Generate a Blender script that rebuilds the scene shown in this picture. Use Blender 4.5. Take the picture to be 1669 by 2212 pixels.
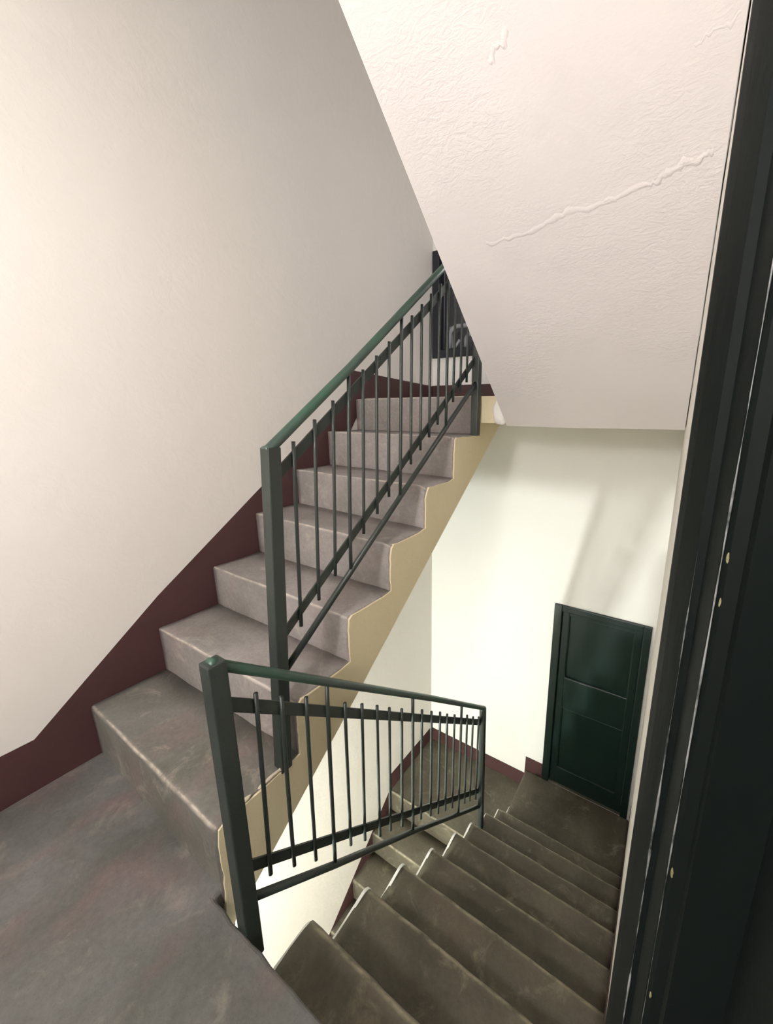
import bpy, bmesh, math, random
from mathutils import Vector, Matrix, noise

random.seed(7)
for o in list(bpy.data.objects):
    bpy.data.objects.remove(o, do_unlink=True)
scene = bpy.context.scene
COL = scene.collection

# ------------------------------------------------------------------ camera
F_PX, CX, CY, IW, IH = 844.61, 942.09, 1077.34, 1669.0, 2212.0
right = Vector((0.85078841, 0.52547395, 0.00601671))
up = Vector((-0.11849139, 0.18066834, 0.97638043))
fwd = Vector((-0.51197545, 0.83140609, -0.21597467))
cam_d = bpy.data.cameras.new('camera')
cam = bpy.data.objects.new('camera', cam_d)
COL.objects.link(cam)
cam_d.sensor_fit = 'VERTICAL'
cam_d.sensor_height = 36.0
cam_d.lens = 36.0 * F_PX / IH
cam_d.shift_x = -(CX - IW / 2) / IH
cam_d.shift_y = -(IH / 2 - CY) / IH
cam_d.clip_start = 0.002
cam.matrix_world = Matrix(((right.x, up.x, -fwd.x, 1.9905),
                           (right.y, up.y, -fwd.y, -0.4423),
                           (right.z, up.z, -fwd.z, 1.4584),
                           (0, 0, 0, 1)))
scene.camera = cam

# ------------------------------------------------------------------ world, exposure
world = bpy.data.worlds.new('world')
scene.world = world
world.use_nodes = True
world.node_tree.nodes['Background'].inputs[0].default_value = (0.30, 0.33, 0.40, 1)
world.node_tree.nodes['Background'].inputs[1].default_value = 0.06
scene.view_settings.view_transform = 'Standard'
scene.view_settings.look = 'None'
scene.view_settings.gamma = 1
scene.view_settings.use_curve_mapping = False
scene.view_settings.exposure = 0.12

# lamps of the stairwell and one added fill (globes are built further down, where they hang)
LAMP_MAIN = dict(pos=(1.50, -1.42, 1.95), r=0.15, col=(1.0, 0.962, 0.970), power=97)
LAMP_LOW = dict(pos=(0.58, -1.20, -0.68), r=0.055, col=(0.955, 1.0, 0.945), power=310)
LAMP_FILL = dict(pos=(1.35, 2.20, 2.62), r=0.11, col=(0.99, 0.96, 1.0), power=11)  # added unseen fill, evens the left wall and brightens the window wall

# ------------------------------------------------------------------ key sizes (metres)
W = 0.954      # right side of the flight going up
W2 = 1.090     # left side of the flight going down
W3 = 1.142     # left side of the flight overhead
XR = 2.008     # right wall
YF = 2.7126    # far wall
YN = -1.70     # near wall
Z_TOP = 1.552
Z_PLAT = -1.936
Z_LOW = -2.135
Z_BOT = -3.95
Z_CEIL = 4.30


# ------------------------------------------------------------------ materials
def srgb(r, g, b):
    f = lambda c: ((c / 255) / 12.92) if c / 255 <= 0.04045 else (((c / 255) + 0.055) / 1.055) ** 2.4
    return (f(r), f(g), f(b), 1)


class NT:
    def __init__(s, name):
        s.m = bpy.data.materials.new(name)
        s.m.use_nodes = True
        s.t = s.m.node_tree
        s.b = s.t.nodes['Principled BSDF']
        tc = s.t.nodes.new('ShaderNodeTexCoord')
        s.co = tc.outputs['Object']

    def n(s, typ, **kw):
        nd = s.t.nodes.new(typ)
        for k, v in kw.items():
            if k in nd.inputs:
                nd.inputs[k].default_value = v
            else:
                setattr(nd, k, v)
        return nd

    def l(s, a, b):
        s.t.links.new(a, b)

    def noise(s, scale, detail=4.0, rough=0.55, dist=0.0, vec=None):
        nd = s.n('ShaderNodeTexNoise')
        nd.inputs['Scale'].default_value = scale
        nd.inputs['Detail'].default_value = detail
        nd.inputs['Roughness'].default_value = rough
        nd.inputs['Distortion'].default_value = dist
        s.l(vec or s.co, nd.inputs['Vector'])
        return nd.outputs['Fac']

    def stretch(s, v):
        nd = s.n('ShaderNodeMapping')
        nd.inputs['Scale'].default_value = v
        s.l(s.co, nd.inputs['Vector'])
        return nd.outputs['Vector']

    def ramp(s, fac, stops):
        nd = s.n('ShaderNodeValToRGB')
        e = nd.color_ramp.elements
        while len(e) < len(stops):
            e.new(0.5)
        for i, (p, c) in enumerate(stops):
            e[i].position = p
            e[i].color = c if len(c) == 4 else (*c, 1)
        s.l(fac, nd.inputs['Fac'])
        return nd.outputs['Color']

    def mix(s, fac, a, b, mode='MIX'):
        nd = s.n('ShaderNodeMix', data_type='RGBA', blend_type=mode)
        for sock, v in ((nd.inputs[0], fac), (nd.inputs[6], a), (nd.inputs[7], b)):
            if isinstance(v, bpy.types.NodeSocket):
                s.l(v, sock)
            else:
                sock.default_value = v
        return nd.outputs[2]

    def math(s, op, a, b=0.5, clamp=False):
        nd = s.n('ShaderNodeMath', operation=op, use_clamp=clamp)
        for sock, v in ((nd.inputs[0], a), (nd.inputs[1], b)):
            if isinstance(v, bpy.types.NodeSocket):
                s.l(v, sock)
            else:
                sock.default_value = v
        return nd.outputs[0]

    def bump(s, h, strength, dist, prev=None):
        nd = s.n('ShaderNodeBump')
        nd.inputs['Strength'].default_value = strength
        nd.inputs['Distance'].default_value = dist
        s.l(h, nd.inputs['Height'])
        if prev:
            s.l(prev, nd.inputs['Normal'])
        return nd.outputs['Normal']

    def done(s, color=None, rough=None, normal=None):
        for v, k in ((color, 'Base Color'), (rough, 'Roughness'), (normal, 'Normal')):
            if v is None:
                continue
            if isinstance(v, bpy.types.NodeSocket):
                s.l(v, s.b.inputs[k])
            else:
                s.b.inputs[k].default_value = v
        return s.m


def mat_plaster(name, c1, c2, b1=0.25, b2=0.12, scale=1.0):
    t = NT(name)
    col = t.mix(t.math('MULTIPLY', t.noise(1.7, 4), 1.0), c1, c2)
    fine = t.noise(90 * scale, 5, 0.6)
    mid = t.noise(11 * scale, 5, 0.6, 0.4)
    n = t.bump(mid, b1, 0.012)
    n = t.bump(fine, b2, 0.003, n)
    t.b.inputs['Specular IOR Level'].default_value = 0.25
    return t.done(col, 0.75, n)


M = {}
M['wall'] = mat_plaster('cream_wall_paint', srgb(226, 221, 213), srgb(232, 228, 221))
M['wall_white'] = mat_plaster('white_wall_paint', srgb(238, 237, 231), srgb(243, 242, 237))


def mat_soffit():
    t = NT('rough_white_plaster')
    col = t.mix(t.noise(2.2, 4), srgb(222, 216, 213), srgb(231, 226, 223))
    st = t.stretch((1.0, 2.2, 2.2))
    mask = t.ramp(t.noise(2.3, 3, 0.5), [(0.42, (0, 0, 0)), (0.62, (1, 1, 1))])
    wr = t.noise(24, 5, 0.62, 1.3, st)
    wr2 = t.math('MULTIPLY', wr, mask)
    n = t.bump(wr2, 0.30, 0.012)
    n = t.bump(t.noise(85, 5, 0.6), 0.16, 0.004, n)
    t.b.inputs['Specular IOR Level'].default_value = 0.3
    return t.done(col, 0.65, n)


M['soffit'] = mat_soffit()


def mat_yellow():
    t = NT('yellow_beige_stringer_paint')
    col = t.mix(t.noise(3.0, 4), srgb(214, 201, 164), srgb(226, 214, 180))
    n = t.bump(t.noise(14, 5, 0.6, 0.3), 0.3, 0.012)
    n = t.bump(t.noise(120, 4), 0.12, 0.003, n)
    return t.done(col, 0.6, n)


M['yellow'] = mat_yellow()


def mat_maroon():
    t = NT('dark_maroon_skirting_paint')
    col = t.mix(t.noise(5.0, 4), srgb(66, 41, 41), srgb(77, 50, 49))
    n = t.bump(t.noise(40, 4), 0.15, 0.004)
    return t.done(col, 0.5, n)


M['maroon'] = mat_maroon()


def mat_concrete(name, base, dark, pink, pale, wear=0.75):
    t = NT(name)
    big = t.noise(2.6, 5, 0.6, 0.5)
    c = t.mix(t.ramp(big, [(0.35, (0, 0, 0)), (0.65, (1, 1, 1))]), base, dark)
    pk = t.ramp(t.noise(3.4, 4, 0.6, 0.3, t.stretch((1.3, 1.0, 1.0))), [(0.52, (0, 0, 0)), (0.72, (1, 1, 1))])
    c = t.mix(t.math('MULTIPLY', pk, 0.5), c, pink)
    gr = t.noise(55, 6, 0.7)
    c = t.mix(0.30, c, t.ramp(gr, [(0.25, (0.22, 0.22, 0.22)), (0.75, (0.78, 0.78, 0.78))]), 'OVERLAY')
    dk = t.ramp(t.noise(190, 3, 0.6), [(0.30, (1, 1, 1)), (0.37, (0, 0, 0))])
    c = t.mix(t.math('MULTIPLY', dk, 0.35), c, (0.015, 0.014, 0.013, 1))
    pt = t.ramp(t.noise(7.5, 6, 0.7, 0.6), [(0.56, (0, 0, 0)), (0.70, (1, 1, 1))])
    c = t.mix(t.math('MULTIPLY', pt, 0.28), c, pale)
    at = t.n('ShaderNodeAttribute', attribute_name='wear')
    wm = t.math('MULTIPLY', at.outputs['Fac'],
                t.ramp(t.noise(14, 5, 0.7), [(0.36, (0.1, 0.1, 0.1)), (0.60, (1, 1, 1))]))
    c = t.mix(t.math('MULTIPLY', wm, wear, True), c, pale)
    n = t.bump(t.noise(30, 6, 0.65), 0.28, 0.008)
    n = t.bump(gr, 0.14, 0.004, n)
    t.b.inputs['Specular IOR Level'].default_value = 0.3
    return t.done(c, 0.62, n)


M['conc_up'] = mat_concrete('worn_pinkish_grey_concrete', srgb(154, 148, 146), srgb(131, 127, 123),
                            srgb(150, 134, 130), srgb(214, 202, 188))
M['conc_land'] = mat_concrete('worn_grey_concrete', srgb(108, 107, 105), srgb(85, 85, 81),
                              srgb(118, 95, 95), srgb(160, 150, 138))
M['conc_foot'] = mat_concrete('darker_grey_concrete', srgb(122, 120, 115), srgb(98, 97, 90),
                              srgb(126, 110, 105), srgb(206, 194, 176))  # first step: darker and greyer than the steps above
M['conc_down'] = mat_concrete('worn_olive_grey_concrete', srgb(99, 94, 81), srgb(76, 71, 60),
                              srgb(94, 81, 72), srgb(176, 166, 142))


def mat_metal():
    t = NT('dark_green_rail_paint')
    c = t.mix(t.noise(9, 4), srgb(34, 40, 37), srgb(46, 55, 50))
    c = t.mix(t.ramp(t.noise(130, 3, 0.6), [(0.68, (0, 0, 0)), (0.74, (1, 1, 1))]), c, srgb(74, 82, 80))
    n = t.bump(t.noise(60, 4), 0.2, 0.003)
    return t.done(c, 0.42, n)


M['rail'] = mat_metal()


def mat_hand():
    t = NT('green_handrail_paint')
    c = t.mix(t.ramp(t.noise(4, 4, 0.6), [(0.35, (0, 0, 0)), (0.65, (1, 1, 1))]), srgb(58, 70, 66), srgb(52, 88, 70))
    n = t.bump(t.noise(70, 4), 0.15, 0.003)
    return t.done(c, 0.38, n)


M['hand'] = mat_hand()


def mat_door():
    t = NT('dark_green_door_gloss')
    c = t.mix(t.noise(3, 4), srgb(16, 34, 30), srgb(24, 44, 38))
    c = t.mix(t.ramp(t.noise(150, 3, 0.6), [(0.70, (0, 0, 0)), (0.75, (1, 1, 1))]), c, srgb(70, 78, 72))
    n = t.bump(t.noise(26, 4, 0.6, 0.3, t.stretch((1, 1, 0.25))), 0.18, 0.006)
    return t.done(c, 0.34, n)


M['door'] = mat_door()


def mat_jamb():
    t = NT('blackish_green_frame_gloss')
    c = t.mix(t.noise(4, 4), srgb(5, 9, 8), srgb(13, 19, 17))
    sp = t.ramp(t.noise(70, 4, 0.6), [(0.74, (0, 0, 0)), (0.78, (1, 1, 1))])
    c = t.mix(sp, c, srgb(90, 92, 88))
    n = t.bump(t.noise(24, 5, 0.6, 0.3, t.stretch((1, 1, 0.3))), 0.3, 0.004)
    t.b.inputs['Specular IOR Level'].default_value = 0.09
    return t.done(c, 0.62, n)


M['jamb'] = mat_jamb()


def mat_worn_highlight():  # worn paint with the edge highlight put into its pale colour
    t = NT('worn_paint_edge_highlight')
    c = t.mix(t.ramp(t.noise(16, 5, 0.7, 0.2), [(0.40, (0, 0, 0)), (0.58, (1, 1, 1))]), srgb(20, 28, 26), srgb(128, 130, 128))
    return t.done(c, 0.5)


M['worn_highlight'] = mat_worn_highlight()


def mat_plain(name, c, rough=0.5, metal=0.0):
    t = NT(name)
    cc = t.mix(t.noise(20, 3), c, tuple(min(1, v * 1.12) for v in c[:3]) + (1,))
    t.b.inputs['Metallic'].default_value = metal
    return t.done(cc, rough)


M['chip'] = mat_plain('old_ochre_paint', srgb(112, 106, 74), 0.7)
M['chip_white'] = mat_plain('pale_plaster_chip', srgb(190, 180, 158), 0.7)
M['winframe'] = mat_plain('blue_black_window_paint', srgb(30, 34, 42), 0.35)
M['tube'] = mat_plain('white_tube', srgb(236, 236, 238), 0.3)
M['dark_out'] = mat_plain('dark_render_outside', srgb(138, 136, 138), 0.8)
M['brass'] = mat_plain('dull_brass', srgb(150, 126, 70), 0.35, 0.9)
M['lampmetal'] = mat_plain('white_lamp_base', srgb(225, 222, 214), 0.4)
M['cord'] = mat_plain('black_lamp_cord', srgb(22, 22, 22), 0.6)


def mat_glass():
    t = NT('dusty_window_glass')
    tr = t.n('ShaderNodeBsdfTransparent')
    tr.inputs[0].default_value = (0.93, 0.94, 0.95, 1)
    t.b.inputs['Roughness'].default_value = 0.08
    t.l(t.mix(t.noise(6, 4), srgb(56, 56, 58), srgb(70, 70, 72)), t.b.inputs['Base Color'])
    mx = t.n('ShaderNodeMixShader')
    mx.inputs[0].default_value = 0.18
    t.l(tr.outputs[0], mx.inputs[1])
    t.l(t.b.outputs[0], mx.inputs[2])
    t.l(mx.outputs[0], t.t.nodes['Material Output'].inputs['Surface'])
    return t.m


M['glass'] = mat_glass()


def mat_globe(name, col, strength):
    t = NT(name)
    t.b.inputs['Base Color'].default_value = (0.9, 0.9, 0.88, 1)
    t.b.inputs['Emission Color'].default_value = (*col, 1)
    t.b.inputs['Emission Strength'].default_value = strength
    return t.m


def globe_strength(L):
    return L['power'] / (4 * math.pi * math.pi * L['r'] ** 2)


M['globe_main'] = mat_globe('lit_opal_globe', LAMP_MAIN['col'], globe_strength(LAMP_MAIN))
M['globe_fill'] = mat_globe('fill_globe_upper', LAMP_FILL['col'], globe_strength(LAMP_FILL))
M['globe_low'] = mat_globe('lit_opal_globe_cool', LAMP_LOW['col'], globe_strength(LAMP_LOW))


# ------------------------------------------------------------------ object helpers
def empty(name, loc=(0, 0, 0)):
    o = bpy.data.objects.new(name, None)
    o.location = loc
    o.empty_display_size = 0.1
    COL.objects.link(o)
    return o


def tag(o, label=None, cat=None, group=None, kind=None):
    for k, v in (('label', label), ('category', cat), ('group', group), ('kind', kind)):
        if v:
            o[k] = v
    return o


def link(name, me, mat, parent=None, smooth=False):
    o = bpy.data.objects.new(name, me)
    COL.objects.link(o)
    if mat is not None and not me.materials:
        me.materials.append(M[mat])
    if parent is not None:
        o.parent = parent
        o.matrix_parent_inverse = Matrix.Translation(parent.location).inverted() if parent.parent is None else Matrix()
    if smooth:
        for p in me.polygons:
            p.use_smooth = True
    return o


def mesh(name, verts, faces, recalc=True):
    me = bpy.data.meshes.new(name)
    me.from_pydata([tuple(v) for v in verts], [], faces)
    if recalc:
        bm = bmesh.new()
        bm.from_mesh(me)
        bmesh.ops.recalc_face_normals(bm, faces=bm.faces)
        bm.to_mesh(me)
        bm.free()
    me.update()
    return me


class MB:
    def __init__(s):
        s.v, s.f = [], []

    def add(s, vs, fs):
        k = len(s.v)
        s.v += [tuple(v) for v in vs]
        s.f += [tuple(i + k for i in f) for f in fs]
        return s

    def box(s, x0, x1, y0, y1, z0, z1):
        vs = [(x, y, z) for x in (x0, x1) for y in (y0, y1) for z in (z0, z1)]
        fs = [(0, 1, 3, 2), (4, 6, 7, 5), (0, 4, 5, 1), (2, 3, 7, 6), (0, 2, 6, 4), (1, 5, 7, 3)]
        return s.add(vs, fs)

    def prism(s, poly, axis, a, b):
        """poly: 2-D outline; axis 'x' -> (y,z), 'y' -> (x,z), 'z' -> (x,y)"""
        def P(q, t):
            return {'x': (t, q[0], q[1]), 'y': (q[0], t, q[1]), 'z': (q[0], q[1], t)}[axis]
        n = len(poly)
        vs = [P(q, a) for q in poly] + [P(q, b) for q in poly]
        fs = [tuple(range(n)), tuple(range(2 * n - 1, n - 1, -1))]
        fs += [(i, (i + 1) % n, n + (i + 1) % n, n + i) for i in range(n)]
        return s.add(vs, fs)

    def tube(s, pts, r, seg=10, cap=True):
        pts = [Vector(p) for p in pts]
        rings = []
        for i, p in enumerate(pts):
            d = (pts[min(i + 1, len(pts) - 1)] - pts[max(i - 1, 0)]).normalized()
            a = d.cross(Vector((0.31, 0.17, 0.93)))
            if a.length < 0.1:
                a = d.cross(Vector((1, 0, 0)))
            a.normalize()
            b = d.cross(a)
            rr = r[i] if isinstance(r, (list, tuple)) else r
            rings.append([p + (a * math.cos(t) + b * math.sin(t)) * rr
                          for t in (2 * math.pi * k / seg for k in range(seg))])
        vs = [v for rg in rings for v in rg]
        fs = []
        for i in range(len(rings) - 1):
            for k in range(seg):
                fs.append((i * seg + k, i * seg + (k + 1) % seg, (i + 1) * seg + (k + 1) % seg, (i + 1) * seg + k))
        if cap:
            fs.append(tuple(range(seg)))
            fs.append(tuple(range((len(rings) - 1) * seg, len(rings) * seg)))
        return s.add(vs, fs)

    def bar(s, p, q, wx, h):
        """flat bar from p to q; wx thickness along x, h height square to the bar"""
        p, q = Vector(p), Vector(q)
        d = (q - p).normalized()
        a = Vector((1, 0, 0))
        a = (a - d * a.dot(d)).normalized()
        b = d.cross(a)
        vs = [e + a * (sx * wx / 2) + b * (sz * h / 2) for e in (p, q) for sx, sz in ((-1, -1), (1, -1), (1, 1), (-1, 1))]
        fs = [(0, 1, 2, 3), (7, 6, 5, 4)] + [(i, (i + 1) % 4, 4 + (i + 1) % 4, 4 + i) for i in range(4)]
        return s.add(vs, fs)

    def build(s, name, mat, parent=None, smooth=False, bevel=0.0, seg=2):
        o = link(name, mesh(name, s.v, s.f), mat, parent, smooth)
        if bevel:
            m = o.modifiers.new('bevel', 'BEVEL')
            m.width = bevel
            m.segments = seg
            m.limit_method = 'ANGLE'
        return o


def grid_wall(name, mat, origin, eu, ev, nu, nv, parent, fn=None, back=0.0):
    """a sheet origin + u*eu + v*ev, moved along its normal by fn(point)"""
    o, eu, ev = Vector(origin), Vector(eu), Vector(ev)
    n = eu.cross(ev).normalized()
    vs, fs = [], []
    for j in range(nv + 1):
        for i in range(nu + 1):
            p = o + eu * (i / nu) + ev * (j / nv)
            edge = min(i, nu - i, j, nv - j) == 0
            vs.append(p + n * (fn(p) if fn else 0))
    for j in range(nv):
        for i in range(nu):
            a = j * (nu + 1) + i
            fs.append((a, a + 1, a + nu + 2, a + nu + 1))
    return link(name, mesh(name, vs, fs, False), mat, parent, True)


def nz(x, y, z, s):
    return noise.noise(Vector((x * s, y * s, z * s)))


# ------------------------------------------------------------------ walls, floors, ceilings
# left wall, gently uneven
wl = MB().box(-0.22, 0.0, YN - 0.2, YF + 0.2, Z_BOT, Z_CEIL).build('wall_left', 'wall')
tag(wl, 'cream plastered wall on the left beside the flight of steps going up', 'wall', kind='structure')

# far wall with openings for the window (upper landing) and the door (lower landing)
WX0, WX1, WZ0, WZ1 = 0.004, 1.06, 1.93, 2.80
DX0, DX1, DZ1 = 1.25, 1.985, -0.125
wf = MB()
wf.box(0, XR, YF, YF + 0.2, WZ1, Z_CEIL)
wf.box(-0.22, WX0, YF, YF + 0.2, WZ0, WZ1)
wf.box(WX1, XR + 0.2, YF, YF + 0.2, WZ0, WZ1)
wf.box(-0.22, XR + 0.2, YF, YF + 0.2, DZ1, WZ0)
wf.box(-0.22, DX0, YF, YF + 0.2, Z_PLAT, DZ1)
wf.box(DX1, XR + 0.2, YF, YF + 0.2, Z_PLAT, DZ1)
wf.box(-0.22, XR + 0.2, YF, YF + 0.2, Z_BOT, Z_PLAT)
wf = wf.build('wall_far', 'wall_white')
tag(wf, 'white far wall with the high dark window and the low green door', 'wall', kind='structure')

# right wall, with a doorway next to the camera
RY0, RY1, RZ1 = -0.95, 0.030, 2.15
wr = MB()
wr.box(XR, XR + 0.22, RY1, YF + 0.2, Z_BOT, Z_CEIL)
wr.box(XR, XR + 0.22, RY0, RY1, RZ1, Z_CEIL)
wr.box(XR, XR + 0.22, RY0, RY1, Z_BOT, 0.0)
wr.box(XR, XR + 0.22, YN, RY0, Z_BOT, Z_CEIL)
wr = wr.build('wall_right', 'wall')
tag(wr, 'cream wall on the right seen edge-on as a thin pale strip', 'wall', kind='structure')

wn = MB().box(-0.22, XR + 0.22, YN - 0.2, YN, Z_BOT, Z_CEIL).build('wall_near', 'wall')
tag(wn, 'cream wall behind the viewer closing the stair landing', 'wall', kind='structure')

# landing the viewer stands on
fl = MB()
NXF = 24
edge = [(0.0, 0.03), (W - 0.014, 0.03), (W - 0.014, -0.022)] + [(W + 0.001 + (XR - W) * i / NXF, -0.024 + 0.006 * nz(i * .7, 0, 0, 1)) for i in range(NXF + 1)]
poly = [(0, YN), *edge, (XR, YN)]
fl.prism(poly, 'z', -0.20, 0.0)
fl = fl.build('floor', 'conc_land', bevel=0.012, seg=3)
tag(fl, 'worn grey concrete landing with reddish stains at the foot of both flights', 'floor', kind='structure')

# upper landing
fu = MB().prism([(0, 1.79), (W - .014, 1.79), (W - .014, 1.702), (XR, 1.702), (XR, YF), (0, YF)], 'z', 1.398, Z_TOP).build('floor_upper', 'yellow')
tag(fu, 'upper half landing slab under the dark window', 'landing', kind='structure')
MB().box(0.002, XR - .002, 1.80, YF - .003, Z_TOP, Z_TOP + 0.004).build('screed', 'conc_up', fu)

# lower landing: platform in front of the door, and one step below it
fp = MB().box(W2, XR, 2.04, YF, -2.40, Z_PLAT).build('floor_platform', 'conc_down', bevel=0.02, seg=3)
tag(fp, 'olive grey concrete platform in front of the low green door', 'landing', kind='structure')
fw = MB().box(0, W2 + 0.02, 1.985, YF, -2.40, Z_LOW).build('floor_lower', 'conc_down')
tag(fw, 'lower concrete landing in the far corner, one step below the door', 'landing', kind='structure')
fb = MB().box(-0.2, XR + 0.2, YN, YF, Z_BOT - 0.2, Z_BOT).build('floor_bottom', 'conc_land')
tag(fb, 'concrete floor at the bottom of the stairwell', 'floor', kind='structure')
cl = MB().box(-0.22, XR + 0.22, YN - 0.2, YF + 0.2, Z_CEIL, Z_CEIL + 0.2).build('ceiling', 'wall_white')
tag(cl, 'white ceiling at the top of the stairwell', 'ceiling', kind='structure')
cl2 = MB().box(0, XR, YN, -0.52, 3.29, 3.50).build('ceiling_landing', 'wall_white')
tag(cl2, 'white underside of the storey landing above the viewer', 'ceiling', kind='structure')


# ------------------------------------------------------------------ steps
def step_mesh(x0, x1, prof_l, prof_r, nx, seed, rag_l=0.0, rag_r=0.0, wob=0.003, soft=0.0):
    """loft a closed (y,z,wear) outline from the left end to the right end"""
    m = len(prof_l)
    vs, wear = [], []
    ts = [i / nx for i in range(nx)] + ([.972, .98, .987, .994, 1.0] if soft else [1.0])
    nx = len(ts) - 1
    for i, t in enumerate(ts):
        for k in range(m):
            a, b = prof_l[k], prof_r[k]
            y = a[0] * (1 - t) + b[0] * t
            z = a[1] * (1 - t) + b[1] * t
            x = x0 + (x1 - x0) * t
            if i == nx:
                x += rag_r * nz(y, z, seed, 22)
            if i == 0:
                x += rag_l * nz(y, z, seed, 22)
            w = a[2]
            am = wob if a[3] else 0
            y += am * nz(x, seed + k * .03, 1.3, 7) + am * .5 * nz(x, seed, 5.1 + k, 25)
            z += am * nz(x, seed + 9 + k * .03, 2.7, 7) + am * .5 * nz(x, seed, 8.3 + k, 25)
            e = max(0.0, (t - .955) / .045) ** 2 * soft
            if e and 3 < k < m - 2:
                z -= e * (.9 if k < 10 else .45)
                y += e * (.7 if k < 10 else 0)
            vs.append((x, y, z))
            wear.append(w)
    fs = []
    for i in range(nx):
        for k in range(m):
            k2 = (k + 1) % m
            fs.append((i * m + k, i * m + k2, (i + 1) * m + k2, (i + 1) * m + k))
    fs.append(tuple(range(m)))
    fs.append(tuple(range(nx * m, (nx + 1) * m)))
    me = mesh('step', vs, fs)
    at = me.attributes.new('wear', 'FLOAT', 'POINT')
    at.data.foreach_set('value', wear)
    return me


def outline(base, nose, back, r, sgn, low):
    """riser foot, nosing and tread end as (y,z); sgn +1 climbs towards +y"""
    by, bz = base
    ny, nzz = nose
    ky, kz = back
    out = [(by, low, 0, 0), (by, bz, 0.0, 1)]
    for t in (0.35, 0.7):
        out.append((by + (ny - by) * t, bz + (nzz - r - bz) * t, 0.0, 1))
    for k in range(6):
        a = math.pi / 2 * k / 5
        out.append((ny + sgn * (r - r * math.cos(a)), nzz - r + r * math.sin(a), (0, .05, .5, 1, .1, 0)[k], 1))
    for t in (0.25, 0.6):
        out.append((ny + sgn * r + (ky - ny - sgn * r) * t, nzz + (kz - nzz) * t - 0.003 * math.sin(math.pi * t), 0.0, 1))
    out.append((ky, kz, 0.0, 1))
    out.append((ky, kz - 0.09 if sgn > 0 else low, 0, 0))
    return out


# ---- flight going up
NL = [(0.006, 0.237), (0.292, 0.456), (0.574, 0.667), (0.842, 0.897), (1.138, 1.110), (1.411, 1.331), (1.690, 1.546)]
NR = [(-0.006, 0.250), (0.300, 0.468), (0.568, 0.668), (0.841, 0.890), (1.128, 1.107), (1.412, 1.333), (1.708, 1.557)]
up_f = empty('stair_flight', (0.48, 0.0, 0.0))
tag(up_f, 'concrete flight of steps climbing along the left wall with yellow painted side', 'stairs')
side = []
for k in range(7):
    (yl, zl), (yr, zr) = NL[k], NR[k]
    bl = (yl + 0.004, (NL[k - 1][1] if k else 0.0))
    br = (yr + 0.004, (NR[k - 1][1] if k else 0.0))
    kl = (NL[k + 1][0] + 0.02, zl) if k < 6 else (1.80, Z_TOP)
    kr = (NR[k + 1][0] + 0.02, zr) if k < 6 else (1.80, Z_TOP)
    low = min(bl[1], br[1]) - 0.05
    r = 0.012 if k else 0.016
    me = step_mesh(0.003, W - 0.005, outline(bl, (yl, zl), kl, r, 1, low),
                   outline(br, (yr, zr), kr, r, 1, low), 26, k * 3.7, 0, 0.005, soft=(.010, .014, .010, .018, .024, .012, .006)[k])
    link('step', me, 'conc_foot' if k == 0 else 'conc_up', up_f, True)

# the yellow side with its ragged stepped edge, and the white-washed slab below
top = []
for k in range(7):
    y, z = NR[k]
    zb = NR[k - 1][1] if k else 0.0
    yb = y + 0.004
    nseg = 7
    for i in range(nseg):
        t = i / nseg
        top.append((yb + 0.006 + 0.006 * nz(k, t * 3, 0, 1.9), zb - 0.004 + (z - zb - 0.040) * t + 0.004 * nz(k, t, 3, 2.3)))
    sf = (.010, .014, .010, .018, .024, .012, .006)[k]
    top.append((y + 0.008 + .7 * sf, z - 0.010 - .9 * sf))
    top.append((y + 0.028 + .5 * sf, z - 0.003 - .5 * sf))
    y2 = NR[k + 1][0] if k < 6 else 1.80
    for i in range(1, 6):
        t = i / 6
        top.append((y + 0.040 + (y2 - y - 0.042) * t, z - 0.005 - .45 * sf + 0.004 * nz(k * 2.1, t * 4, 7, 1.7)))
bot = [(2.06, 1.555), (2.06, 1.396), (1.745, 1.156), (1.234, 0.768), (0.649, 0.322), (0.418, 0.152), (0.073, -0.105), (-0.012, -0.17)]
MB().prism(top + bot, 'x', W - 0.012, W + 0.003).build('stringer_face', 'yellow', up_f)
waist = [(-0.012, -0.17), (0.0, -0.04)] + [(y + 0.05, z - 0.22) for y, z in NL] + [(2.06, 1.396)] + bot[2:-1]
MB().prism(waist, 'x', 0.004, W - 0.012).build('waist_slab', 'wall_white', up_f)
# broken plaster at the foot of the railing post
for i, (py, pz, sx) in enumerate([(0.20, 0.247, .030), (0.165, 0.247, .022), (0.235, 0.246, .018), (0.10, 0.248, .020)]):
    b = bmesh.new()
    bmesh.ops.create_icosphere(b, subdivisions=2, radius=1)
    for v in b.verts:
        v.co = Vector((v.co.x * .007, v.co.y * sx, v.co.z * .006)) * (1 + .35 * nz(v.co.x, v.co.y, v.co.z + i * 5, 1.6))
        v.co += Vector((W - 0.004, py, pz + .002))
    me = bpy.data.meshes.new('plaster_chip')
    b.to_mesh(me)
    b.free()
    link('plaster_chip', me, 'chip_white', up_f)

# ---- flight going down
DY = [-0.026, 0.215, 0.500, 0.745, 1.015, 1.290, 1.520, 1.780, 2.040]
DZ = [0.0, -0.275, -0.505, -0.680, -0.900, -1.100, -1.270, -1.460, -1.690, Z_PLAT]
dn_f = empty('stair_flight', (1.55, 0.0, 0.0))
tag(dn_f, 'dark concrete flight of steps leading down to the low green door', 'stairs')
for k in range(1, 9):
    nose = (DY[k], DZ[k])
    base = (DY[k] - 0.004, DZ[k + 1])
    back = (DY[k - 1] - 0.02, DZ[k])
    pr = outline(base, nose, back, 0.045, -1, DZ[k + 1] - 0.06)
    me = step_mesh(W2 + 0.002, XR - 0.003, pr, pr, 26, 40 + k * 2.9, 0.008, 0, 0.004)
    link('step', me, 'conc_down', dn_f, True)
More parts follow.
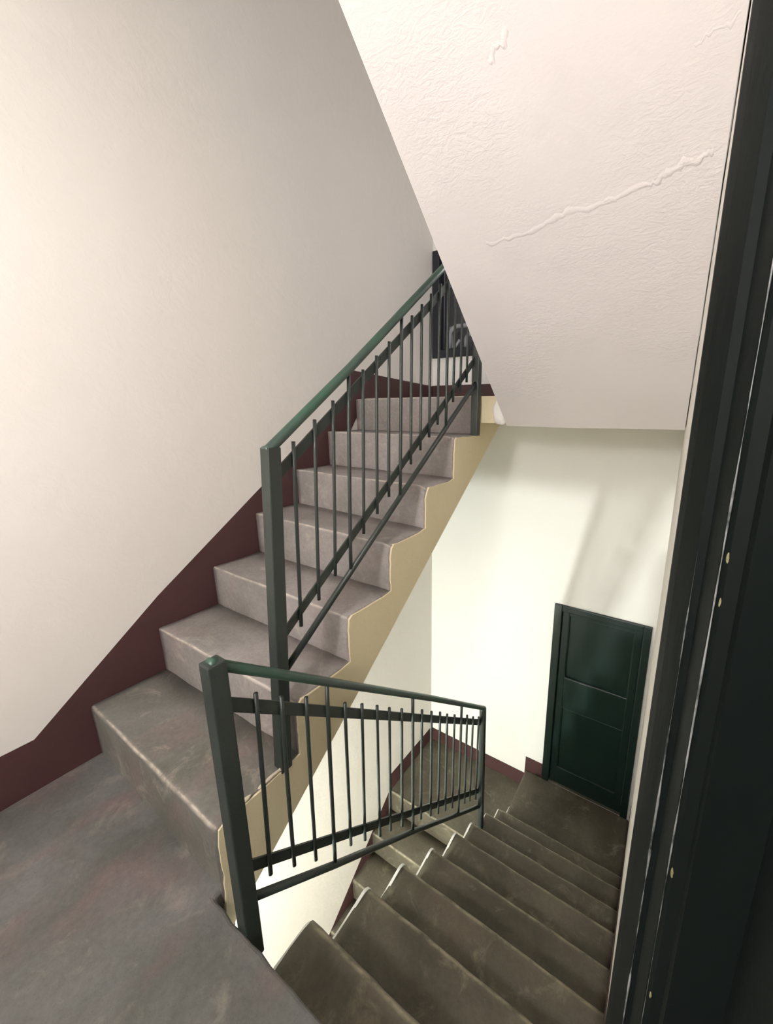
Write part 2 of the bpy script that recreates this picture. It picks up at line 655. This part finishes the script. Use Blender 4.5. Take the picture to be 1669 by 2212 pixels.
# side slab facing the well, its plaster lip showing pale along every nosing
ptop = []
for k in range(1, 9):
    lip = (-.004, .003, .005, .004, .005, .002, -.003, -.004)[k - 1]
    ptop.append((DY[k - 1] + 0.0, DZ[k] - 0.006))
    for t in (0.3, 0.55):
        ptop.append((DY[k - 1] + (DY[k] - DY[k - 1] - .05) * t, DZ[k] - 0.006))
    for q in range(7):
        a = math.pi / 2 * q / 6
        ptop.append((DY[k] - 0.045 + (0.045 + lip) * math.sin(a), DZ[k] - 0.045 + (0.045 + lip) * math.cos(a)))
    ptop.append((DY[k] + 0.003, DZ[k + 1] + 0.02))
pbot = [(2.30, Z_PLAT - 0.03), (2.30, -2.20), (2.04, -2.12), (-0.02, -0.52), (-0.02, -0.20)]
MB().prism(ptop + pbot, 'x', W2 - 0.006, W2 + 0.006).build('stringer_face', 'wall_white', dn_f)
dw = [(-0.02, -0.19)] + [(DY[k] - 0.02, DZ[k + 1] - 0.05) for k in range(0, 9)] + [(2.30, -2.05), (2.30, -2.20), (2.04, -2.12), (-0.02, -0.52)]
MB().prism(dw, 'x', W2 + 0.006, XR - 0.001).build('waist_slab', 'wall_white', dn_f)

# ---- lower flight, seen through the railing
lo_f = empty('stair_flight', (0.48, 1.9, Z_LOW))
tag(lo_f, 'lowest flight of steps dropping below the yellow side, seen through the railing bars', 'stairs')
LG, LH = 0.272, 0.212
for k in range(0, 8):
    yn, zn = 1.965 - LG * k, Z_LOW - LH * k
    back = (1.99 if k == 0 else yn + LG + 0.02, zn)
    pr = outline((yn + 0.004, zn - LH), (yn, zn), back, 0.02, 1, zn - LH - 0.06)
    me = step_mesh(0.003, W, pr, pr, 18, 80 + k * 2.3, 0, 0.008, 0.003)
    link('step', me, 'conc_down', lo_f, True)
lw = [(1.99, Z_LOW - LH - 0.02), (1.99, -2.62), (0.06, Z_BOT + 0.003), (0.0, Z_BOT + 0.003), (0.03, Z_LOW - LH * 8 - 0.01)]
MB().prism(lw, 'x', 0.004, W - 0.006).build('waist_slab', 'yellow', lo_f)

# ---- flight overhead
ov_f = empty('stair_flight', (1.58, 1.69, 1.395))
tag(ov_f, 'sloping underside of the flight overhead in rough wrinkled white plaster', 'stairs')
SL = 0.865
sof = lambda y: 1.392 + SL * (1.69 - y)
YT = -0.50
og = (1.69 - YT) / 9
body = [(1.705, 1.40), (1.705, Z_TOP)]
for k in range(9):
    y = 1.70 - og * k
    z = Z_TOP + og * SL * k
    body += [(y, z), (y, z + og * SL)]
body += [(YT - 0.02, Z_TOP + og * SL * 9), (YT - 0.02, sof(YT - 0.02) + 0.012), (1.69, 1.404)]
MB().prism(body, 'x', W3 + 0.004, XR - 0.006).build('step_body', 'wall_white', ov_f)


def relief(p):
    h = 0.006 * nz(p.x, p.y, p.z, 1.4) + 0.0018 * nz(p.x, p.y, p.z, 5.0)
    m = max(0.0, nz(p.x + 3, p.y, p.z, 2.2) + 0.12)
    q = Vector((p.x * 11, p.y * 26, p.z * 26)) + Vector((1, 1, 1)) * 1.5 * nz(p.x, p.y, p.z, 9)
    h += m * 0.0018 * abs(noise.noise(q))
    return h * min(1.0, max(0.0, (p.x - W3) / .05))


y1s = 1.698
grid_wall('soffit', 'soffit', (W3, y1s, sof(y1s)), (XR - W3 - .004, 0, 0), (0, YT - y1s, SL * (y1s - YT)), 130, 300, ov_f,
          lambda p: -relief(p))
# side edge of the overhead slab
MB().prism([(1.70, 1.385), (1.70, 1.56), (YT, 3.47), (YT, sof(YT))], 'x', W3 - 0.002, W3 + 0.012).build('side_face', 'wall_white', ov_f)


def ridge(pts, hw, hh, seed):
    """a torn plaster ridge lying on the soffit"""
    n = Vector((0, -SL, -1)).normalized()
    vs, fs = [], []
    P = []
    for a, b in zip(pts[:-1], pts[1:]):
        for i in range(8):
            P.append(Vector(a).lerp(Vector(b), i / 8))
    P.append(Vector(pts[-1]))
    N = len(P)
    for i, p in enumerate(P):
        d = (P[min(i + 1, N - 1)] - P[max(i - 1, 0)]).normalized()
        s = d.cross(n)
        p = Vector((p.x, p.y, sof(p.y)))
        p = p + s * 0.012 * nz(i, seed, 0, .21) + s * 0.010 * nz(i, seed, 4, .9)
        f = math.sin(math.pi * (i + .5) / N) ** .5 * max(0.0, min(1.2, 0.35 + 1.5 * nz(i, seed, 9, .35)))
        w, h = hw * (0.4 + .6 * f), hh * f
        for t, hgt in ((-1.3, -.002), (-.5, .75 * h), (0, h), (.35, .55 * h), (1.1, -.002)):
            vs.append(p + s * w * t + n * (hgt + 0.001))
    for i in range(N - 1):
        for k in range(4):
            a = i * 5 + k
            fs.append((a, a + 1, a + 6, a + 5))
    return link('plaster_ridge', mesh('plaster_ridge', vs, fs, False), 'soffit', ov_f, True)


ridge([(1.334, .945, 0), (1.466, .952, 0), (1.579, .925, 0), (1.663, .922, 0), (1.753, .914, 0)], .016, .0008, 1)
ridge([(1.72, .917, 0), (1.835, .908, 0), (1.878, .898, 0), (1.938, .884, 0), (1.975, .873, 0)], .013, .0009, 2)
ridge([(1.475, .63, 0), (1.50, .618, 0), (1.535, .605, 0)], .015, .0012, 3)
ridge([(1.917, .722, 0), (1.949, .716, 0), (1.995, .709, 0)], .012, .001, 4)

# white plaster lump on the front of the upper landing, between the two flights
b = bmesh.new()
bmesh.ops.create_icosphere(b, subdivisions=4, radius=1)
for v in b.verts:
    c = v.co.copy()
    q = Vector((math.copysign(abs(c.x) ** .6, c.x), c.y, math.copysign(abs(c.z) ** .7, c.z)))
    taper = 1.0 - 0.45 * max(0, q.z)
    v.co = Vector((1.098 + (q.x * taper + .12 * max(0, -q.z)) * .042, 1.700 + q.y * .028, 1.470 + q.z * .078))
    v.co += Vector((.006 * nz(c.x, c.y, c.z, 2.5), 0, .006 * nz(c.x, c.y, c.z + 4, 2.5)))
me = bpy.data.meshes.new('plaster_lump')
b.to_mesh(me)
b.free()
link('plaster_lump', me, 'wall_white', fu, True)

# ------------------------------------------------------------------ skirting bands
bl = MB()
T = 0.0028
slope = [(-0.17, 0.21), (0.311, 0.612), (0.913, 1.054), (1.347, 1.382), (1.610, 1.590)]
bl.prism([(YN, -0.01), (YN, 0.21)] + slope + [(1.612, 1.742), (YF, 1.690), (YF, 1.50), (1.75, 1.50), (1.45, 1.08), (0.05, -0.01)], 'x', 0.0, T)
bl = bl.build('baseboard_left', 'maroon')
tag(bl, 'dark maroon painted skirting band climbing the left wall above the steps', 'skirting', kind='structure')
b2 = MB().box(0.0, XR, YF - T, YF, 1.50, 1.695).build('baseboard_far', 'maroon')
tag(b2, 'dark maroon skirting band below the high dark window', 'skirting', kind='structure')
b3 = MB()
b3.prism([(0.0, Z_LOW - .02), (0.0, -1.985), (W2 - 0.01, -1.985), (W2 - 0.005, -1.79), (DX0, -1.79), (DX0, Z_PLAT - .02), (W2 + 0.03, Z_PLAT - .02), (W2 + 0.03, Z_LOW - .02)], 'y', YF - T, YF)
b3 = b3.build('baseboard_lower', 'maroon')
tag(b3, 'dark maroon skirting band on the far wall left of the low green door', 'skirting', kind='structure')
b4 = MB()
b4.prism([(YF, Z_LOW - .02), (YF, -1.985), (1.99, -1.955), (1.985, -2.10), (1.186, -2.745), (-0.1, -3.75), (-0.1, -3.95), (1.9, -2.45)], 'x', 0.0, T)
b4 = b4.build('baseboard_left_lower', 'maroon')
tag(b4, 'dark maroon skirting band following the lowest flight on the left wall', 'skirting', kind='structure')
b5 = MB()
b5.prism([(0.06, -0.20), (0.06, -0.05), (2.04, -1.52), (2.06, -1.79), (YF, -1.79), (YF, Z_PLAT - .02), (2.0, Z_PLAT - .02), (0.06, -0.45)], 'x', XR - T, XR)
b5 = b5.build('baseboard_right', 'maroon')
tag(b5, 'dark skirting band on the right wall beside the steps going down', 'skirting', kind='structure')

# ------------------------------------------------------------------ railings
def post(name, parent, p, q, w, cap=True):
    """square post standing from p to q"""
    p, q = Vector(p), Vector(q)
    vs = [e + Vector((sx * w / 2, sy * w / 2, 0)) for e in (p, q) for sx, sy in ((-1, -1), (1, -1), (1, 1), (-1, 1))]
    fs = [(0, 1, 2, 3), (7, 6, 5, 4)] + [(i, (i + 1) % 4, 4 + (i + 1) % 4, 4 + i) for i in range(4)]
    o = MB().add(vs, fs).build(name, 'rail', parent, bevel=0.004)
    return o


def lerp(a, b, t):
    return a + (b - a) * t


def on(line, y):
    """z on the straight (or kinked) line of (y,z) points"""
    for (y0, z0), (y1, z1) in zip(line[:-1], line[1:]):
        if y <= y1 or (y1, z1) == line[-1]:
            return lerp(z0, z1, (y - y0) / (y1 - y0))


def baluster(parent, xf, yt, yb, line_t, line_b, over_t, over_b, r=0.0065, sub=False):
    zt = on(line_t, yt) + over_t
    zb = on(line_b, yb) + over_b
    N = 7
    j = random.uniform(-.0018, .0018)
    pts = []
    for i in range(N):
        t = i / (N - 1)
        y = lerp(yb, yt, t) + j * math.sin(math.pi * t)
        pts.append((xf(y), y, lerp(zb, zt, t)))
    rr = [r] * N
    return MB().tube(pts, rr, 8).build('baluster', 'rail', parent, True)


# railing of the flight going up
rl1 = empty('stair_railing', (0.94, 0.26, 0.24))
tag(rl1, 'dark green metal railing rising along the flight that climbs the left wall', 'railing')
x1 = lambda y: 0.938 + 0.022 * (y - 0.25) / 1.42
sk = lambda y: y - (x1(y) - 0.94) * (0.7 + (y - .3) * 1.2)
H1 = [(0.300, 1.345), (0.658, 1.615), (1.209, 2.053), (1.66, 2.412)]
T1 = [(0.300, 1.243), (0.822, 1.632), (1.140, 1.889), (1.66, 2.302)]
B1 = [(0.280, 0.706), (0.961, 1.225), (1.66, 1.757)]
L1 = [(0.270, 0.580), (0.958, 1.108), (1.66, 1.630)]
post('post', rl1, (x1(.25), 0.250, 0.232), (x1(.3), 0.306, 1.352), 0.044)
post('post', rl1, (x1(1.66), 1.662, 1.325), (x1(1.66), 1.664, 2.425), 0.044)
P3 = lambda line: [(x1(y), y, z) for y, z in line]
hr = MB()
h1p = P3(H1)
hr.tube([(h1p[0][0], h1p[0][1] - .014, h1p[0][2] - .004)] + h1p, 0.0165, 14).build('handrail', 'hand', rl1, True)
for nm, ln, wx, hh in (('top_bar', T1, .008, .034), ('bottom_bar', B1, .008, .032)):
    a, c = P3(ln)[0], P3(ln)[-1]
    MB().bar((a[0] - .008, a[1], a[2]), (c[0] - .008, c[1], c[2]), wx, hh).build(nm, 'rail', rl1, bevel=.0015)
a, c = P3(L1)[0], P3(L1)[-1]
MB().tube([a, c], 0.0125, 10).build('lower_rail', 'rail', rl1, True)
bal1 = [(.390, .367, 0), (.482, .452, 0), (.569, .537, 0), (.652, .620, 1), (.730, .702, 0), (.811, .790, 0), (.893, .870, 0),
        (.980, .952, 1), (1.056, 1.038, 0), (1.134, 1.118, 0), (1.212, 1.196, 0), (1.292, 1.276, 0), (1.372, 1.360, 1),
        (1.447, 1.432, 0), (1.526, 1.512, 0), (1.596, 1.584, 0)]
for yt, yb, lg in bal1:
    if lg:
        baluster(rl1, x1, sk(yt), sk(yb), H1, L1, -.010, 0.0, 0.0075)
    else:
        baluster(rl1, x1, sk(yt), sk(yb), T1, B1, 0.055, -0.048)

# railing of the flight going down
rl2 = empty('stair_railing', (1.085, 0.0, 0.0))
tag(rl2, 'dark green metal railing dropping from the landing edge along the steps going down', 'railing')
x2 = lambda y: 1.085
H2 = [(-0.012, 0.858), (0.214, 0.679), (1.002, 0.052), (1.640, -0.468)]
T2 = [(0.0, 0.733), (0.205, 0.572), (1.078, -0.130), (1.640, -0.585)]
B2 = [(0.0, 0.190), (0.160, 0.058), (0.799, -0.459), (1.640, -1.148)]
L2 = [(0.0, 0.082), (0.330, -0.194), (0.808, -0.580), (1.640, -1.280)]
post('post', rl2, (1.085, -0.002, -0.13), (1.085, -0.008, 0.862), 0.046)
post('post', rl2, (1.098, 1.640, -1.462), (1.085, 1.638, -0.470), 0.036)
h2p = [(1.085, y, z) for y, z in H2]
MB().tube([(1.085, -.019, .862)] + h2p + [(1.085, 1.658, -.482)], 0.0145, 14).build('handrail', 'hand', rl2, True)
for nm, ln, hh in (('top_bar', T2, .036), ('bottom_bar', B2, .034)):
    MB().bar((1.076, ln[0][0], ln[0][1]), (1.076, ln[-1][0], ln[-1][1]), .008, hh).build(nm, 'rail', rl2, bevel=.0015)
MB().tube([(1.085, y, z) for y, z in L2], 0.0125, 10).build('lower_rail', 'rail', rl2, True)
y0 = .0855
for i in range(1, 20):
    yt = 0.006 + y0 * i * .963 + .0035 * math.sin(i * 2.1)
    yb = yt - 0.006 - .008 * math.sin(i * 1.3) ** 2
    if i in (4, 10, 16):
        baluster(rl2, x2, yt, yb, H2, L2, -.010, 0.0, 0.0075)
    else:
        baluster(rl2, x2, yt, yb, T2, B2, 0.042 + random.uniform(-.006, .006), -0.055 + random.uniform(-.008, .008))

# ------------------------------------------------------------------ window on the upper landing
win = empty('window_1', (0.5, YF, WZ0))
tag(win, 'dark framed window above the upper landing, half hidden by the flight overhead', 'window', kind='structure')
fd0, fd1 = YF - 0.02, YF + 0.07
MB().box(WX0, WX0 + .070, fd0, fd1, WZ0, WZ1).build('window_frame', 'winframe', win, bevel=.006)
MB().box(WX1 - .070, WX1, fd0, fd1, WZ0, WZ1).build('window_frame', 'winframe', win, bevel=.006)
MB().box(WX0 + .070, WX1 - .070, fd0, fd1, WZ1 - .07, WZ1).build('window_frame', 'winframe', win, bevel=.006)
MB().box(WX0 + .070, WX1 - .070, fd0, fd1, WZ0, WZ0 + .068).build('window_frame', 'winframe', win, bevel=.006)
MB().box(.525, .565, fd0 + .01, fd1, WZ0 + .068, WZ1 - .07).build('mullion', 'winframe', win, bevel=.005)
MB().box(WX0 + .07, .525, YF + .02, YF + .026, WZ0 + .068, WZ1 - .07).build('pane', 'glass', win)
MB().box(.565, WX1 - .07, YF + .02, YF + .026, WZ0 + .068, WZ1 - .07).build('pane', 'glass', win)
bk = MB().box(-.25, 1.35, YF + .34, YF + .38, 1.5, 3.2).build('wall_outside', 'dark_out')
tag(bk, 'dark wall close behind the high window', 'wall', kind='structure')


def arch(x0, x1, z0, z1, r, y, rad):
    pts = [(x0, y, z0)]
    for k in range(9):
        a = math.pi - math.pi / 2 * k / 8
        pts.append((x0 + r + r * math.cos(a), y, z1 - r + r * math.sin(a)))
    pts.append((x1, y, z1))
    return MB().tube(pts, rad, 10)


tb = empty('bent_tubes', (.3, YF + .12, WZ0 + .07))  # guessed objects: pale bent shapes built as tubes
tag(tb, 'white bent tubes behind the glass of the high window', 'rack')
YB = YF + .052
arch(.145, .515, WZ0 + .085, WZ0 + .262, .075, YB, .019).build('hoop', 'tube', tb, True)
arch(.305, .515, WZ0 + .085, WZ0 + .190, .050, YB + .004, .016).build('hoop', 'tube', tb, True)
MB().tube([(.135, YB + .03, WZ0 + .27), (.150, YB + .03, WZ0 + .18), (.160, YB + .03, WZ0 + .085)], .010, 8).build('prong', 'tube', tb, True)
MB().tube([(.20, YB, WZ0 + .085), (.245, YB, WZ0 + .15)], .012, 8).build('prong', 'tube', tb, True)
MB().box(.075, .985, YF + .030, YF + .18, WZ0 + .060, WZ0 + .080).build('window_sill', 'winframe', win)

# ------------------------------------------------------------------ green door on the lower landing
d1 = empty('door_1', (1.62, YF, Z_PLAT))
tag(d1, 'low dark green panelled door at the far end of the lower landing', 'door', kind='structure')
MB().box(DX0, DX0 + .065, YF - .022, YF + .09, Z_PLAT + .002, DZ1).build('door_frame', 'door', d1, bevel=.006)
MB().box(DX1 - .055, DX1, YF - .022, YF + .09, Z_PLAT + .002, DZ1).build('door_frame', 'door', d1, bevel=.006)
MB().box(DX0 + .065, DX1 - .055, YF - .022, YF + .09, DZ1 - .055, DZ1).build('door_frame', 'door', d1, bevel=.006)
lx0, lx1, lz0, lz1 = DX0 + .068, DX1 - .058, Z_PLAT + .012, DZ1 - .058
leaf = empty('door_leaf', (1.62, YF, Z_PLAT))
leaf.parent = d1
leaf.matrix_parent_inverse = Matrix.Translation(d1.location).inverted()
la, lb = YF + .004, YF + .044


def part_of_leaf(mb, name, mat, bev=.004):
    o = link(name, mesh(name, mb.v, mb.f), mat)
    o.parent = leaf
    o.matrix_parent_inverse = Matrix.Translation(leaf.location).inverted()
    if bev:
        m = o.modifiers.new('bevel', 'BEVEL')
        m.width = bev
        m.segments = 2
    return o


pz = [(-1.753, -1.115), (-.812, -.213)]
sx0, sx1 = lx0 + .055, lx1 - .055
part_of_leaf(MB().box(lx0, sx0, la, lb, lz0, lz1), 'stile', 'door')
part_of_leaf(MB().box(sx1, lx1, la, lb, lz0, lz1), 'stile', 'door')
part_of_leaf(MB().box(sx0, sx1, la, lb, lz0, pz[0][0]), 'rail', 'door')
part_of_leaf(MB().box(sx0, sx1, la, lb, pz[0][1], pz[1][0]), 'rail', 'door')
part_of_leaf(MB().box(sx0, sx1, la, lb, pz[1][1], lz1), 'rail', 'door')
for z0, z1 in pz:
    part_of_leaf(MB().box(sx0, sx1, la + .022, lb - .004, z0, z1), 'panel', 'door', 0)
    for zz in (z0 + .002, z1 - .002):
        part_of_leaf(MB().tube([(sx0, la + .006, zz), (sx1, la + .006, zz)], .0045, 8), 'moulding', 'door', 0)
    for xx in (sx0 + .002, sx1 - .002):
        part_of_leaf(MB().tube([(xx, la + .008, z0), (xx, la + .008, z1)], .0045, 8), 'moulding', 'door', 0)
MB().box(DX0, DX1, YF - .004, YF + .09, Z_PLAT - .004, Z_PLAT + .010).build('threshold', 'conc_down', d1)

# ------------------------------------------------------------------ dark door frame beside the viewer
d2 = empty('door_2', (XR, -0.45, 0.0))
tag(d2, 'blackish green moulded door frame close on the right edge of the view', 'door frame', kind='structure')
CY0 = -0.4423
cp = lambda x, dy: (x, CY0 + dy)


def smooth_profile(poly, z0, z1, name, mat, parent, nzs=40):
    return MB().prism(poly, 'z', z0, z1).build(name, mat, parent, bevel=0.0)


prof = [cp(XR + .001, .500), cp(1.9990, .500), cp(1.9988, .452), cp(2.0030, .435), cp(2.0090, .418), cp(2.0150, .402),
        cp(2.0220, .400), cp(2.0220, .396), cp(2.0245, .380), cp(2.0280, .362), cp(2.0330, .355), cp(2.0420, .352),
        cp(2.0440, .342), cp(2.1200, .340), cp(2.1200, .470), cp(XR + .001, .470)]
MB().prism(prof, 'z', 0.0, RZ1 - .02).build('casing', 'jamb', d2)
far = [(x, RY0 + (RY1 + .028 - y)) for x, y in prof]
MB().prism(far, 'z', 0.0, RZ1 - .02).build('casing', 'jamb', d2)
MB().box(1.999, 2.12, RY0 + .0, RY1 + .028, RZ1 - .02, RZ1 + .07).build('casing', 'jamb', d2)
for ex, ey, z0, z1, rm, sd in ((2.0156, .401, .55, 1.34, .0019, 1), (2.0288, .3572, .80, 1.64, .0011, 2)):  # pale beads: worn paint plus edge highlights painted in
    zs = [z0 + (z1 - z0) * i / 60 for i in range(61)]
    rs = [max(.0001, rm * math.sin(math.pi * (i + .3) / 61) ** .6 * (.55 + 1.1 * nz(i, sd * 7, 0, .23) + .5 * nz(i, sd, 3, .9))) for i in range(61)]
    MB().tube([(ex, CY0 + ey, z) for z in zs], rs, 6).build('worn_highlight_edge', 'worn_highlight', d2, True)
lf = MB()
lf.box(2.085, 2.12, RY0 + .10, RY1 - .13, 0.004, RZ1 - .025)
lf.build('door_leaf', 'jamb', d2)
MB().box(2.075, 2.085, RY0 + .20, RY1 - .23, 1.15, 1.95).build('panel', 'jamb', d2, bevel=.004)
MB().box(2.075, 2.085, RY0 + .20, RY1 - .23, .18, .95).build('panel', 'jamb', d2, bevel=.004)
for i, (az, el, s) in enumerate([(.1225, -.30, .0026), (.113, -.405, .0024), (.115, -1.175, .0034), (.128, -1.63, .0026)]):
    dy = .3565
    b = bmesh.new()
    bmesh.ops.create_icosphere(b, subdivisions=2, radius=1)
    for v in b.verts:
        v.co = Vector((v.co.x * s * .5, v.co.y * s * .6, v.co.z * s * 1.8)) * (1 + .4 * nz(v.co.x, v.co.y, v.co.z + i * 3, 1.5))
        v.co += Vector((2.0325, CY0 + dy, 1.4584 + el * dy))
    me = bpy.data.meshes.new('paint_chip')
    b.to_mesh(me)
    b.free()
    link('paint_chip', me, 'chip', d2)


# ------------------------------------------------------------------ lamps
def lamp(L, name, label, ztop, mat):
    x, y, z = L['pos']
    t = empty(name, (x, y, z))
    tag(t, label, 'lamp')
    b = bmesh.new()
    bmesh.ops.create_uvsphere(b, u_segments=28, v_segments=16, radius=L['r'])
    for v in b.verts:
        v.co += Vector((x, y, z))
    me = bpy.data.meshes.new('globe')
    b.to_mesh(me)
    b.free()
    link('globe', me, mat, t, True)
    MB().tube([(x, y, z + L['r'] - .01), (x, y, z + L['r'] + .04)], min(.035, L['r'] * .6), 16).build('collar', 'lampmetal', t, True)
    MB().tube([(x, y, z + L['r'] + .04), (x, y, max(ztop - .02, z + L['r'] + .045))], .005, 8).build('lamp_cord', 'cord', t, True)
    MB().tube([(x, y, ztop - .03), (x, y, ztop)], .045, 16).build('ceiling_rose', 'lampmetal', t, True)
    return t


x, y, z = LAMP_MAIN['pos']
wl_ = empty('wall_lamp', (x, YN, z))
tag(wl_, 'lit opal globe wall lamp on the near wall behind the viewer', 'lamp')
b = bmesh.new()
bmesh.ops.create_uvsphere(b, u_segments=28, v_segments=16, radius=LAMP_MAIN['r'])
for v in b.verts:
    v.co += Vector((x, y, z))
me = bpy.data.meshes.new('globe')
b.to_mesh(me)
b.free()
link('globe', me, 'globe_main', wl_, True)
MB().tube([(x, y - LAMP_MAIN['r'] + .01, z), (x, YN + .02, z)], .03, 16).build('lamp_arm', 'lampmetal', wl_, True)
MB().tube([(x, YN + .025, z), (x, YN, z)], .07, 20).build('wall_plate', 'lampmetal', wl_, True)
lamp(LAMP_LOW, 'pendant_lamp', 'lit opal globe lamp hanging under the landing slab', -0.20, 'globe_low')
lamp(LAMP_FILL, 'pendant_lamp', 'unseen fill lamp added over the upper half landing', Z_CEIL, 'globe_fill')  # added fill, hung like a pendant
